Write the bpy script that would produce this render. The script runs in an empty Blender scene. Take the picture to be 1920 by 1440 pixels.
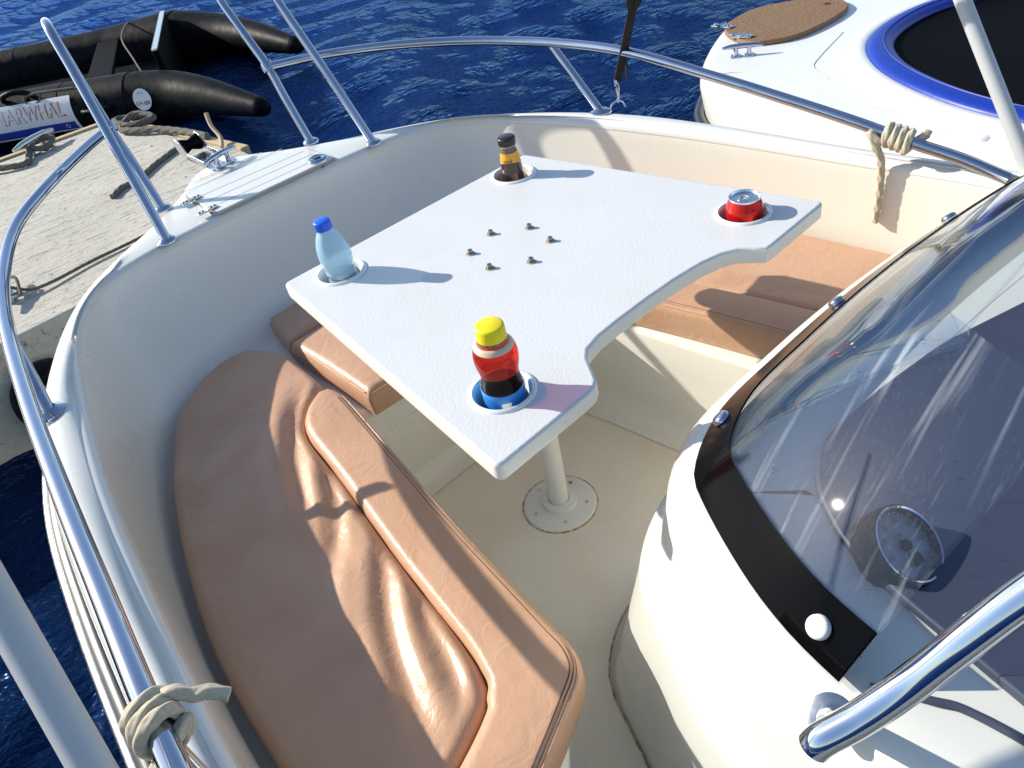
import bpy, bmesh, math, random
import numpy as np
from mathutils import Vector, Matrix
random.seed(7)
rng = np.random.default_rng(7)
PI = math.pi
S = bpy.context.scene
COL = S.collection

# ------------------------------------------------------------------ camera
cam = bpy.data.cameras.new('camera'); cam_ob = bpy.data.objects.new('camera', cam); COL.objects.link(cam_ob)
right = Vector((0.716, -0.678, -0.170)); down = Vector((-0.527, -0.363, -0.769)); fwd = Vector((0.459, 0.640, -0.617))
right.normalize(); fwd = (fwd - right * fwd.dot(right)).normalized(); up = right.cross(fwd)
cam_ob.matrix_world = Matrix(((right.x, up.x, -fwd.x, -0.787), (right.y, up.y, -fwd.y, -1.006), (right.z, up.z, -fwd.z, 1.401), (0, 0, 0, 1)))
cam.sensor_width = 36; cam.lens = 1410.5 * 36 / 1920; cam.clip_start = 0.02; cam.clip_end = 3000
S.camera = cam_ob

# ------------------------------------------------------------------ sky, sun, exposure
SUN_EL = math.radians(28); SUN_AZ = math.radians(-28)
world = bpy.data.worlds.new('World'); S.world = world; world.use_nodes = True
wn = world.node_tree.nodes; sky = wn.new('ShaderNodeTexSky'); sky.sky_type = 'NISHITA'; sky.sun_disc = False
sky.sun_elevation = SUN_EL; sky.sun_rotation = SUN_AZ; sky.air_density = 1.0; sky.dust_density = 0.5; sky.ozone_density = 1.2
world.node_tree.links.new(sky.outputs[0], wn['Background'].inputs[0]); wn['Background'].inputs[1].default_value = 0.135
sun = bpy.data.lights.new('sun', 'SUN'); sun.energy = 5.0; sun.angle = math.radians(0.5); sun.color = (1.0, 0.935, 0.81)
sun_ob = bpy.data.objects.new('sun', sun); COL.objects.link(sun_ob)
sd = Vector((math.sin(SUN_AZ) * math.cos(SUN_EL), math.cos(SUN_AZ) * math.cos(SUN_EL), math.sin(SUN_EL)))
sun_ob.rotation_euler = sd.to_track_quat('Z', 'Y').to_euler()
S.view_settings.view_transform = 'Standard'; S.view_settings.look = 'None'; S.view_settings.exposure = 0.5; S.view_settings.gamma = 1
S.render.engine = 'CYCLES'; S.cycles.max_bounces = 10; S.cycles.transparent_max_bounces = 16
S.cycles.caustics_reflective = False; S.cycles.caustics_refractive = False; S.cycles.use_denoising = True

# ------------------------------------------------------------------ materials
MATS = {}
def mat(name, color=(.8, .8, .8), rough=.5, metal=0., **k):
    m = bpy.data.materials.new(name); m.use_nodes = True; b = m.node_tree.nodes['Principled BSDF']
    b.inputs['Base Color'].default_value = (*color, 1); b.inputs['Roughness'].default_value = rough; b.inputs['Metallic'].default_value = metal
    for kk, v in k.items():
        b.inputs[kk.replace('_', ' ')].default_value = v
    MATS[name] = m
    return m
def nt(m): return m.node_tree.nodes, m.node_tree.links, m.node_tree.nodes['Principled BSDF']
def coords(m, scale=(1, 1, 1), kind='Object', rot=(0, 0, 0)):
    n, l, b = nt(m); tc = n.new('ShaderNodeTexCoord'); mp = n.new('ShaderNodeMapping'); mp.inputs['Scale'].default_value = scale
    mp.inputs['Rotation'].default_value = rot
    l.new(tc.outputs[kind], mp.inputs['Vector']); return mp.outputs[0]
def noise(m, scale, detail=4, rough=.55, vec=None, dist=0):
    n, l, b = nt(m); t = n.new('ShaderNodeTexNoise'); t.inputs['Scale'].default_value = scale; t.inputs['Detail'].default_value = detail
    t.inputs['Roughness'].default_value = rough; t.inputs['Distortion'].default_value = dist
    if vec is None: vec = coords(m)
    l.new(vec, t.inputs['Vector']); return t.outputs[0]
def ramp(m, fac, stops):
    n, l, b = nt(m); r = n.new('ShaderNodeValToRGB'); e = r.color_ramp.elements
    while len(e) > 1: e.remove(e[-1])
    e[0].position = stops[0][0]; e[0].color = (*stops[0][1], 1)
    for p, c in stops[1:]:
        x = e.new(p); x.color = (*c, 1)
    l.new(fac, r.inputs[0]); return r.outputs[0]
def bump(m, h, strength=.3, dist=.001, prev=None):
    n, l, b = nt(m); x = n.new('ShaderNodeBump'); x.inputs['Strength'].default_value = strength; x.inputs['Distance'].default_value = dist
    l.new(h, x.inputs['Height'])
    if prev is not None: l.new(prev, x.inputs['Normal'])
    l.new(x.outputs[0], b.inputs['Normal']); return x.outputs[0]
def mixc(m, fac, a, bcol, mode='MIX'):
    n, l, b = nt(m); x = n.new('ShaderNodeMix'); x.data_type = 'RGBA'; x.blend_type = mode
    if isinstance(fac, float): x.inputs[0].default_value = fac
    else: l.new(fac, x.inputs[0])
    for s, v in ((6, a), (7, bcol)):
        if isinstance(v, tuple): x.inputs[s].default_value = (*v, 1)
        else: l.new(v, x.inputs[s])
    return x.outputs[2]
def base(m, c): n, l, b = nt(m); l.new(c, b.inputs['Base Color'])
def rgh(m, fac, lo, hi):
    n, l, b = nt(m); x = n.new('ShaderNodeMapRange'); x.inputs['To Min'].default_value = lo; x.inputs['To Max'].default_value = hi
    l.new(fac, x.inputs[0]); l.new(x.outputs[0], b.inputs['Roughness'])

def gelcoat(name, c, dirt, rough=.22):
    m = mat(name, c, rough, Coat_Weight=.35, Coat_Roughness=.08)
    a = noise(m, 3.0, 5); d = noise(m, 55, 6, .7)
    cc = mixc(m, ramp(m, a, [(.35, (0, 0, 0)), (.75, (.30, .30, .30))]), c, dirt)
    cc = mixc(m, ramp(m, d, [(.72, (0, 0, 0)), (.80, (.14, .14, .14))]), cc, tuple(x * .6 for x in dirt))
    base(m, cc); rgh(m, a, rough - .06, rough + .12)
    bump(m, noise(m, 9, 2), .05, .004)
    return m
GEL = gelcoat('gelcoat_white', (.71, .715, .69), (.66, .65, .585))
LINER = gelcoat('gelcoat_cream', (.80, .78, .70), (.75, .71, .60), .26)
SOLE = gelcoat('gelcoat_sole', (.72, .66, .53), (.60, .50, .36), .42)
n_, l_, b_ = nt(SOLE)
sp = noise(SOLE, 140, 3, .6)
base(SOLE, mixc(SOLE, ramp(SOLE, sp, [(.69, (0, 0, 0)), (.74, (.8, .8, .8))]), mixc(SOLE, ramp(SOLE, noise(SOLE, 5, 6, .65), [(.40, (0, 0, 0)), (.70, (1, 1, 1))]), (.84, .80, .69), (.80, .72, .57)), (.45, .37, .26)))
NONSKID = gelcoat('nonskid_white', (.78, .79, .78), (.70, .69, .63), .45)
GROOVE = mat('groove_beige', (.42, .40, .33), .6)
CONS = gelcoat('gelcoat_console', (.66, .67, .63), (.62, .62, .55), .2)
TABLE = mat('table_white', (.80, .81, .82), .38)
tb = noise(TABLE, 260, 3, .5); bump(TABLE, tb, .42, .0012)
base(TABLE, mixc(TABLE, ramp(TABLE, noise(TABLE, 6, 4), [(.45, (0, 0, 0)), (.8, (.5, .5, .5))]), (.66, .67, .68), (.60, .595, .57)))
tsc = noise(TABLE, 9, 8, .8, coords(TABLE, (1, 5, 1), rot=(0, 0, .9)))
tcol = mixc(TABLE, ramp(TABLE, noise(TABLE, 6, 4), [(.45, (0, 0, 0)), (.8, (.5, .5, .5))]), (.66, .67, .68), (.60, .595, .57))
base(TABLE, mixc(TABLE, ramp(TABLE, tsc, [(.64, (0, 0, 0)), (.74, (.30, .30, .30))]), tcol, (.42, .41, .39)))
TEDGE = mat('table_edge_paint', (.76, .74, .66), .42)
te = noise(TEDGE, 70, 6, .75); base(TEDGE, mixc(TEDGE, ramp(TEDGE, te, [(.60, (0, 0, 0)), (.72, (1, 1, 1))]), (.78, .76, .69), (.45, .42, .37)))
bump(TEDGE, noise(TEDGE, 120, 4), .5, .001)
PLAST = mat('white_plastic', (.80, .81, .80), .25, Coat_Weight=.3)
PAINTED = mat('painted_aluminium', (.78, .79, .75), .32)
CHROME = mat('polished_steel', (.47, .51, .60), .05, 1.0)
cn = noise(CHROME, 30, 5, .7); rgh(CHROME, cn, .02, .09)
STEEL = mat('steel_fitting', (.62, .62, .62), .22, 1.0); rgh(STEEL, noise(STEEL, 90, 4), .15, .40)
BOLT = mat('bolt_steel', (.30, .28, .26), .35, 1.0)
RUST = mat('rust_stain', (.36, .20, .07), .8)
rn = noise(RUST, 90, 5, .7); base(RUST, mixc(RUST, ramp(RUST, rn, [(.45, (0, 0, 0)), (.62, (1, 1, 1))]), (.62, .53, .38), (.20, .10, .03)))
VINYL = mat('tan_vinyl', (.50, .285, .165), .36, Specular_IOR_Level=.45)
vn = n_v = noise(VINYL, 420, 2, .5)
base(VINYL, mixc(VINYL, ramp(VINYL, noise(VINYL, 7, 5), [(.35, (0, 0, 0)), (.75, (1, 1, 1))]), (.56, .34, .22), (.49, .285, .178)))
bump(VINYL, noise(VINYL, 22, 5, .6, None, 1.2), .40, .005, bump(VINYL, vn, .35, .0008)); rgh(VINYL, noise(VINYL, 25, 4), .30, .45)
STITCH = mat('stitch_brown', (.10, .055, .035), .8)
BLACK = mat('black_gloss', (.002, .002, .0025), .14, Specular_IOR_Level=.07)
DARKW = mat('black_webbing', (.010, .010, .011), .8); bump(DARKW, noise(DARKW, 600, 2), .5, .001)
RUBBER = mat('black_rubber', (.008, .009, .011), .55, Specular_IOR_Level=.07)
rb = noise(RUBBER, 12, 6, .7); base(RUBBER, mixc(RUBBER, ramp(RUBBER, rb, [(.45, (0, 0, 0)), (.75, (1, 1, 1))]), (.0045, .005, .0065), (.016, .017, .021))); bump(RUBBER, noise(RUBBER, 7, 3), .25, .02); rgh(RUBBER, rb, .38, .65)
DASH = mat('dash_blue_grey', (.045, .055, .090), .5); bump(DASH, noise(DASH, 300, 2), .2, .0006)
ROPE = mat('cotton_rope', (.50, .44, .33), .9); ro_ = noise(ROPE, 220, 4, .7); base(ROPE, mixc(ROPE, ro_, (.30, .25, .17), (.66, .60, .48)))
DROPE = mat('weathered_rope', (.10, .09, .08), .95); base(DROPE, mixc(DROPE, noise(DROPE, 60, 4), (.04, .036, .03), (.22, .20, .17)))
CONC = mat('concrete', (.36, .345, .30), .9)
cv = coords(CONC); c1 = noise(CONC, 1.6, 8, .68, cv); c2 = noise(CONC, 24, 6, .75, cv)
c3 = noise(CONC, 4.5, 8, .75, coords(CONC, (1, 9, 1), rot=(0, 0, math.radians(60))))
cc = mixc(CONC, ramp(CONC, c1, [(.30, (0, 0, 0)), (.70, (1, 1, 1))]), (.62, .585, .50), (.47, .445, .39))
cc = mixc(CONC, ramp(CONC, c3, [(.52, (0, 0, 0)), (.64, (.9, .9, .9))]), cc, (.22, .21, .185))
cc = mixc(CONC, ramp(CONC, c2, [(.57, (0, 0, 0)), (.65, (.85, .85, .85))]), cc, (.10, .085, .075))
base(CONC, cc); bump(CONC, c3, .6, .02, bump(CONC, c2, .6, .012))
WOOD = mat('edge_timber', (.50, .36, .22), .85); base(WOOD, mixc(WOOD, noise(WOOD, 6, 6, .7, coords(WOOD, (1, 8, 8))), (.36, .25, .15), (.62, .48, .31)))
HATCHB = mat('brown_hatch', (.22, .12, .065), .8)
hv = noise(HATCHB, 8, 8, .75); hb = noise(HATCHB, 60, 5, .7)
base(HATCHB, mixc(HATCHB, hb, mixc(HATCHB, ramp(HATCHB, hv, [(.35, (0, 0, 0)), (.65, (1, 1, 1))]), (.30, .12, .06), (.26, .19, .10)), (.16, .10, .055))); bump(HATCHB, hb, .6, .01)
BLUEV = mat('blue_vinyl', (.006, .032, .30), .40, Specular_IOR_Level=.35); bump(BLUEV, noise(BLUEV, 14, 3), .2, .008)
BLKV = mat('black_vinyl', (.0025, .0025, .004), .7, Specular_IOR_Level=.04)
def clear(name, color, rough, **k): return mat(name, color, rough, Transmission_Weight=1.0, IOR=1.2, **k)
WATERB = mat('water_bottle_plastic', (.62, .86, 1.0), .14, Transmission_Weight=.30, IOR=1.25)
COLA = mat('red_drink', (.26, .016, .007), .03, Transmission_Weight=1.0, IOR=1.33)
def see_through(m, tint, fac):
    n, l, b = nt(m); t = n.new('ShaderNodeBsdfTransparent'); t.inputs[0].default_value = (*tint, 1); x = n.new('ShaderNodeMixShader'); x.inputs[0].default_value = fac
    o = n['Material Output']; l.new(b.outputs[0], x.inputs[1]); l.new(t.outputs[0], x.inputs[2]); l.new(x.outputs[0], o.inputs[0])
see_through(COLA, (.95, .20, .17), .48); see_through(WATERB, (.86, .95, 1.0), .30)
FOAM = mat('drink_foam', (.70, .50, .36), .45)
TEA = mat('dark_tea_glass', (.045, .014, .008), .06, Coat_Weight=.6)
GLASSC = mat('clear_neck', (.80, .72, .62), .06, Transmission_Weight=.8, IOR=1.3)
YEL = mat('yellow_cap', (.88, .72, .012), .38); BLUEC = mat('blue_cap', (.012, .115, .75), .32); BRNC = mat('dark_brown_cap', (.022, .012, .012), .35)
ORL = mat('orange_label', (.80, .36, .025), .45); BLL = mat('blue_label', (.03, .22, .62), .3); WHL = mat('white_print', (.82, .82, .82), .5)
REDC = mat('red_can', (.62, .016, .012), .22, .55); bump(REDC, noise(REDC, 14, 3, .6, coords(REDC, (1, 1, 9))), .35, .003)
ALU = mat('can_aluminium', (.72, .73, .75), .2, 1.0)
INK = mat('dark_print', (.02, .02, .03), .6); ORI = mat('orange_print', (.75, .22, .06), .6); BLI = mat('blue_print', (.02, .05, .36), .5); GREYL = mat('pale_print', (.72, .78, .84), .6)
HULLD = mat('dark_stripe', (.012, .014, .02), .3)
# tinted acrylic: see-through at steep angles, mirror-like at grazing ones
GLASS = bpy.data.materials.new('tinted_acrylic'); GLASS.use_nodes = True
gn, gl = GLASS.node_tree.nodes, GLASS.node_tree.links; gn.remove(gn['Principled BSDF'])
gt = gn.new('ShaderNodeBsdfTransparent'); gt.inputs[0].default_value = (.93, .94, .96, 1); gg = gn.new('ShaderNodeBsdfGlossy'); gg.inputs['Roughness'].default_value = .02
gg.inputs[0].default_value = (.95, .95, .95, 1)
lw = gn.new('ShaderNodeLayerWeight'); pw = gn.new('ShaderNodeMath'); pw.operation = 'POWER'; pw.inputs[1].default_value = 5.0
ad = gn.new('ShaderNodeMath'); ad.operation = 'MULTIPLY_ADD'; ad.inputs[1].default_value = .85; ad.inputs[2].default_value = .04
gl.new(lw.outputs['Facing'], pw.inputs[0]); gl.new(pw.outputs[0], ad.inputs[0]); gm = gn.new('ShaderNodeMixShader'); gl.new(ad.outputs[0], gm.inputs[0])
gl.new(gt.outputs[0], gm.inputs[1]); gl.new(gg.outputs[0], gm.inputs[2])
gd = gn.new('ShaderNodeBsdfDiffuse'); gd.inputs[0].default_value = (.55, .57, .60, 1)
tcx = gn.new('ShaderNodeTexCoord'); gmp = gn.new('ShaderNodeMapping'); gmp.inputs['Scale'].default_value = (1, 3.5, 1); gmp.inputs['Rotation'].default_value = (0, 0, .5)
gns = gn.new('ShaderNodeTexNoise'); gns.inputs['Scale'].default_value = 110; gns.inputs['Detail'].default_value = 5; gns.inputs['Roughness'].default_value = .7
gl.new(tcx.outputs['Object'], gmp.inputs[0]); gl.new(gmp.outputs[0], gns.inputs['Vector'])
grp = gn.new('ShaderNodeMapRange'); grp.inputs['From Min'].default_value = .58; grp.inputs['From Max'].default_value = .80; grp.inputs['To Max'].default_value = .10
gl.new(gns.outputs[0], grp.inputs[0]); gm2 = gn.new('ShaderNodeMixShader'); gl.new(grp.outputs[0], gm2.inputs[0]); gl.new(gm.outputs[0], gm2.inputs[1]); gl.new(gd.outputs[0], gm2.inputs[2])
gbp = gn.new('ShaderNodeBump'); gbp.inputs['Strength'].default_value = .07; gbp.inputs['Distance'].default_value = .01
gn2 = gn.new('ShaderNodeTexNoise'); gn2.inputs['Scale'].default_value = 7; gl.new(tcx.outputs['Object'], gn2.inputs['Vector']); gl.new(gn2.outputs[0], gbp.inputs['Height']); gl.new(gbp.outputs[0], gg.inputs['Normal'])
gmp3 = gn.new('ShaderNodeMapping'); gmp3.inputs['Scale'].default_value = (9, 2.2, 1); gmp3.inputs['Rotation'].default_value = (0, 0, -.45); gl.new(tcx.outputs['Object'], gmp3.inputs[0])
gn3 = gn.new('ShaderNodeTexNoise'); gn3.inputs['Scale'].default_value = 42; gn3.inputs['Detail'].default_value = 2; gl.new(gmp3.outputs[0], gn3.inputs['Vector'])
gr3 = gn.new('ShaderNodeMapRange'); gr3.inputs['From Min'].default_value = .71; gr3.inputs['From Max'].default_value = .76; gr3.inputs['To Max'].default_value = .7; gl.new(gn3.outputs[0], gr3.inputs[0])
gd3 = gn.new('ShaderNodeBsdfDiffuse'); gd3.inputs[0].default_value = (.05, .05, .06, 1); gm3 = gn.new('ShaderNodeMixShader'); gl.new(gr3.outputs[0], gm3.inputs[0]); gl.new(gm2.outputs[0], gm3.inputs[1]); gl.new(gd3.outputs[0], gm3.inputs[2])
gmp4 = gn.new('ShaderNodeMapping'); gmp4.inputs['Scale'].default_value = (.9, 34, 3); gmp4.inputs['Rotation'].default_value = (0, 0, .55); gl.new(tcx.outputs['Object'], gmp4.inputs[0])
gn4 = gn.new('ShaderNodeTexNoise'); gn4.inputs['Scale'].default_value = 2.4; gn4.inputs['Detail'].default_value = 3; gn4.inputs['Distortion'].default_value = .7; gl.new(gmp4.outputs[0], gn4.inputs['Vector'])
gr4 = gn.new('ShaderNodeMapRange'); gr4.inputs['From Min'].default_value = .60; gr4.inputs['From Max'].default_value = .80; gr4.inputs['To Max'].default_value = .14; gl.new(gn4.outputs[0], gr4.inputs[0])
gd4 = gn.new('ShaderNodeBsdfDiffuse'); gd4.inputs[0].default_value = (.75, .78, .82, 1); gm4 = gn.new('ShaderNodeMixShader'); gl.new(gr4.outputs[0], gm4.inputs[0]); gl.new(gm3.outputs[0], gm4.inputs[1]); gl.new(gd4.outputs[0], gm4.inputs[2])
gl.new(gm4.outputs[0], gn['Material Output'].inputs[0])
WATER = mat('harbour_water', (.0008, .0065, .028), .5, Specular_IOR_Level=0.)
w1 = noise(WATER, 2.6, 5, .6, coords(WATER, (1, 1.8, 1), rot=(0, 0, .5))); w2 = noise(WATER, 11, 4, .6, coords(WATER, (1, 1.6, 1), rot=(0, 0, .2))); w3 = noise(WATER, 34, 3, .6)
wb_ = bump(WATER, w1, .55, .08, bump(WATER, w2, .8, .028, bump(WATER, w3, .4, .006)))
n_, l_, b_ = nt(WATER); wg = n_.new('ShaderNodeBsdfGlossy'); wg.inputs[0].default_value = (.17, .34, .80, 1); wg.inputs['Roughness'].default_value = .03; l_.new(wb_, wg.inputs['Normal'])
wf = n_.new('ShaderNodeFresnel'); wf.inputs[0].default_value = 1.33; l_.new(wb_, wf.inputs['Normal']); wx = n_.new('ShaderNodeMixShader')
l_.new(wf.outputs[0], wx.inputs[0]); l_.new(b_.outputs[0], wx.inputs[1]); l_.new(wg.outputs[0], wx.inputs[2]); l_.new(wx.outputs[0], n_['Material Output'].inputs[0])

# ------------------------------------------------------------------ mesh helpers
def link(o, parent=None):
    COL.objects.link(o)
    if parent is not None: o.parent = parent
    return o
def mesh(name, verts, faces, m, parent=None, smooth=True, mats=None, fm=None):
    me = bpy.data.meshes.new(name); me.from_pydata([tuple(map(float, v)) for v in verts], [], faces); me.update()
    for x in (mats or [m]): me.materials.append(x)
    if fm: me.polygons.foreach_set('material_index', fm)
    if smooth: me.polygons.foreach_set('use_smooth', [True] * len(me.polygons))
    bm = bmesh.new(); bm.from_mesh(me); bmesh.ops.recalc_face_normals(bm, faces=bm.faces); bm.to_mesh(me); bm.free()
    return link(bpy.data.objects.new(name, me), parent)
def autosmooth(o, ang=35):
    bm = bmesh.new(); bm.from_mesh(o.data)
    for e in bm.edges: e.smooth = not (len(e.link_faces) == 2 and e.calc_face_angle(0) > math.radians(ang))
    bm.to_mesh(o.data); bm.free(); return o
def grid(name, rows, m, parent=None, cu=False, cv=False, caps=False, smooth=True, ang=None):
    R, C = len(rows), len(rows[0]); v = [p for r in rows for p in r]; f = []
    for i in range(R if cu else R - 1):
        for j in range(C if cv else C - 1):
            a, b = i, (i + 1) % R; c, d = j, (j + 1) % C
            f.append((a * C + c, a * C + d, b * C + d, b * C + c))
    if caps:
        f.append(tuple(range(C))); f.append(tuple((R - 1) * C + j for j in range(C)))
    o = mesh(name, v, f, m, parent, smooth)
    if ang: autosmooth(o, ang)
    return o
def cat(pts, n, closed=False):
    P = [np.array(p, float) for p in pts]
    if closed: Q = [P[-1]] + P + [P[0], P[1]]
    else: Q = [2 * P[0] - P[1]] + P + [2 * P[-1] - P[-2]]
    out = []
    K = len(Q) - 3
    for i in range(K):
        p0, p1, p2, p3 = Q[i:i + 4]
        for t in np.linspace(0, 1, 14, endpoint=False):
            out.append(.5 * ((2 * p1) + (p2 - p0) * t + (2 * p0 - 5 * p1 + 4 * p2 - p3) * t * t + (3 * p1 - p0 - 3 * p2 + p3) * t ** 3))
    out.append(Q[-2])
    return resample(out, n)
def resample(pts, n):
    P = np.array(pts); d = np.r_[0, np.cumsum(np.linalg.norm(np.diff(P, axis=0), axis=1))]; s = np.linspace(0, d[-1], n)
    return [np.array([np.interp(x, d, P[:, k]) for k in range(P.shape[1])]) for x in s]
def frames(P, closed=False):
    P = [Vector(p) for p in P]; n = len(P); T = []
    for i in range(n):
        a = P[(i - 1) % n] if (closed or i > 0) else P[0]; b = P[(i + 1) % n] if (closed or i < n - 1) else P[-1]
        T.append((b - a).normalized())
    u = T[0].orthogonal().normalized(); F = []
    for t in T:
        u = (u - t * u.dot(t)).normalized(); F.append((u.copy(), t.cross(u)))
    return P, F
def tube(name, pts, r, m, parent=None, seg=16, closed=False, radii=None, fn=None, caps=True):
    P, F = frames(pts, closed); rows = []; s = 0
    for i, (p, (u, v)) in enumerate(zip(P, F)):
        if i: s += (p - P[i - 1]).length
        rr = radii[i] if radii is not None else r
        rows.append([p + (u * math.cos(2 * PI * j / seg) + v * math.sin(2 * PI * j / seg)) * (rr * (fn(2 * PI * j / seg, s) if fn else 1)) for j in range(seg)])
    return grid(name, rows, m, parent, cu=closed, cv=True, caps=caps and not closed, ang=60)
def rope(name, pts, r, m, parent=None, pitch=None, res=.0013):
    L = sum(np.linalg.norm(np.array(pts[i + 1]) - np.array(pts[i])) for i in range(len(pts) - 1)); k = 2 * PI / (pitch or r * 5)
    n = int(min(1100, max(30, L / res)))
    Q = cat(pts, n)
    return tube(name, Q, r, m, parent, 20, fn=lambda a, s: .80 + .30 * abs(math.cos(2 * a + k * s / 2)) + .14 * abs(math.cos(2 * a - k * s / 2)))
def lathe(name, prof, m, parent=None, seg=48, loc=(0, 0, 0), ang=50, fn=None):
    rows = []
    for (r, z) in prof:
        rows.append([(r * math.cos(2 * PI * j / seg) * (fn(2 * PI * j / seg, z) if fn else 1), r * math.sin(2 * PI * j / seg) * (fn(2 * PI * j / seg, z) if fn else 1), z) for j in range(seg)])
    o = grid(name, rows, m, parent, cv=True, ang=ang); o.location = loc
    return o
def plate(name, outline, z0, z1, m, parent=None, bevel=.003, holes=(), res=2):
    cu = bpy.data.curves.new(name, 'CURVE'); cu.dimensions = '2D'; cu.fill_mode = 'BOTH'
    for poly in [outline] + list(holes):
        s = cu.splines.new('POLY'); s.points.add(len(poly) - 1); s.use_cyclic_u = True
        for q, p in zip(s.points, poly): q.co = (p[0], p[1], 0, 1)
    cu.extrude = max(1e-4, (z1 - z0) / 2 - bevel); cu.bevel_depth = bevel; cu.bevel_resolution = res; cu.offset = -bevel
    tmp = bpy.data.objects.new(name, cu); COL.objects.link(tmp)
    me = bpy.data.meshes.new_from_object(tmp.evaluated_get(bpy.context.evaluated_depsgraph_get()))
    bpy.data.objects.remove(tmp); me.name = name; me.materials.clear(); me.materials.append(m)
    bm = bmesh.new(); bm.from_mesh(me); bmesh.ops.remove_doubles(bm, verts=bm.verts, dist=1e-5)
    for v in bm.verts: v.co.z += (z0 + z1) / 2
    for f_ in bm.faces: f_.normal_update(); f_.smooth = abs(f_.normal.z) < .995
    bmesh.ops.recalc_face_normals(bm, faces=bm.faces)
    bm.to_mesh(me); bm.free()
    return autosmooth(link(bpy.data.objects.new(name, me), parent), 40)
def rounded(pts, r, k=6):
    out = []; n = len(pts)
    for i in range(n):
        p = np.array(pts[i], float); a = np.array(pts[i - 1], float); b = np.array(pts[(i + 1) % n], float)
        rr = r[i] if isinstance(r, (list, tuple)) else r
        if rr <= 0: out.append(tuple(p)); continue
        da = (a - p); db = (b - p); d1 = min(rr, .45 * np.linalg.norm(da)); d2 = min(rr, .45 * np.linalg.norm(db))
        A = p + da / np.linalg.norm(da) * d1; B = p + db / np.linalg.norm(db) * d2
        for t in np.linspace(0, 1, k): out.append(tuple((1 - t) ** 2 * A + 2 * t * (1 - t) * p + t * t * B))
    return out
def box(name, c, s, m, parent=None, bev=.002, rot=None):
    bm = bmesh.new(); bmesh.ops.create_cube(bm, size=1); bmesh.ops.scale(bm, vec=s, verts=bm.verts)
    if bev: bmesh.ops.bevel(bm, geom=list(bm.edges), offset=bev, segments=2, affect='EDGES', profile=.6)
    me = bpy.data.meshes.new(name); bm.to_mesh(me); bm.free(); me.materials.append(m)
    o = link(bpy.data.objects.new(name, me), parent); o.location = c
    if rot: o.rotation_euler = rot
    return o
def text(name, body, size, m, parent=None, depth=.0, M=None, warp=None, align='CENTER'):
    cu = bpy.data.curves.new(name, 'FONT'); cu.body = body; cu.size = size; cu.align_x = align; cu.align_y = 'CENTER'; cu.extrude = depth
    tmp = bpy.data.objects.new(name, cu); COL.objects.link(tmp)
    me = bpy.data.meshes.new_from_object(tmp.evaluated_get(bpy.context.evaluated_depsgraph_get())); bpy.data.objects.remove(tmp)
    me.materials.clear(); me.materials.append(m)
    if M is not None: me.transform(M)
    return link(bpy.data.objects.new(name, me), parent)
def empty(name, loc=(0, 0, 0)):
    o = bpy.data.objects.new(name, None); o.empty_display_size = .1; COL.objects.link(o); o.location = loc; return o
def tag(o, label, c, group=None, kind=None):
    o['label'] = label; o['category'] = c
    if group: o['group'] = group
    if kind: o['kind'] = kind
    return o
def circ(x, y, r, n=40): return [(x + r * math.cos(2 * PI * i / n), y + r * math.sin(2 * PI * i / n)) for i in range(n)]
def mirror(h): return [(-x, y) for x, y in reversed(h) if x > 1e-6] + list(h)
def normals2(P):
    P = np.array(P); T = np.gradient(P, axis=0); T /= np.linalg.norm(T, axis=1)[:, None]; return np.c_[T[:, 1], -T[:, 0]]

# ------------------------------------------------------------------ water
WZ = -.32
def make_water():
    na = 620; rad = [0.0] + list(np.geomspace(.7, 1500, 430)); th = np.linspace(0, 2 * PI, na, endpoint=False)
    cx, cy = -.787, -1.006
    R, T = np.meshgrid(rad[1:], th, indexing='ij'); X = cx + R * np.cos(T); Y = cy + R * np.sin(T); Z = np.zeros_like(X)
    cell = R * 2 * PI / na
    for i in range(64):
        lam = float(np.exp(rng.uniform(math.log(.22), math.log(2.6)))); a = math.radians(-35 + rng.normal(0, 38)); k = 2 * PI / lam
        amp = .0060 * lam ** .95 * rng.uniform(.4, 1.0); fade = np.clip((lam / cell - 3) / 5, 0, 1)
        ph = k * (X * math.sin(a) + Y * math.cos(a)) + rng.uniform(0, 6.28)
        ph = ph + .8 * np.sin(.7 * X + i) * np.sin(.6 * Y + 2 * i)
        Z += fade * amp * (np.sin(ph) + .25 * np.sin(2 * ph + .5))
    v = [(cx, cy, WZ)] + list(map(tuple, np.c_[X.ravel(), Y.ravel(), (Z + WZ).ravel()])); f = []
    nr = len(rad) - 1
    for j in range(na): f.append((0, 1 + j, 1 + (j + 1) % na))
    idx = 1 + np.arange(nr * na).reshape(nr, na); a = idx[:-1]; b = idx[1:]
    f += list(map(tuple, np.stack([a, b, np.roll(b, -1, 1), np.roll(a, -1, 1)], -1).reshape(-1, 4).tolist()))
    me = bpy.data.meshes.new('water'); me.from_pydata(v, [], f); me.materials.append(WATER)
    me.polygons.foreach_set('use_smooth', [True] * len(me.polygons)); me.update()
    o = link(bpy.data.objects.new('water', me)); o['kind'] = 'structure'; o['label'] = 'deep blue rippled harbour water'
make_water()

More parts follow.
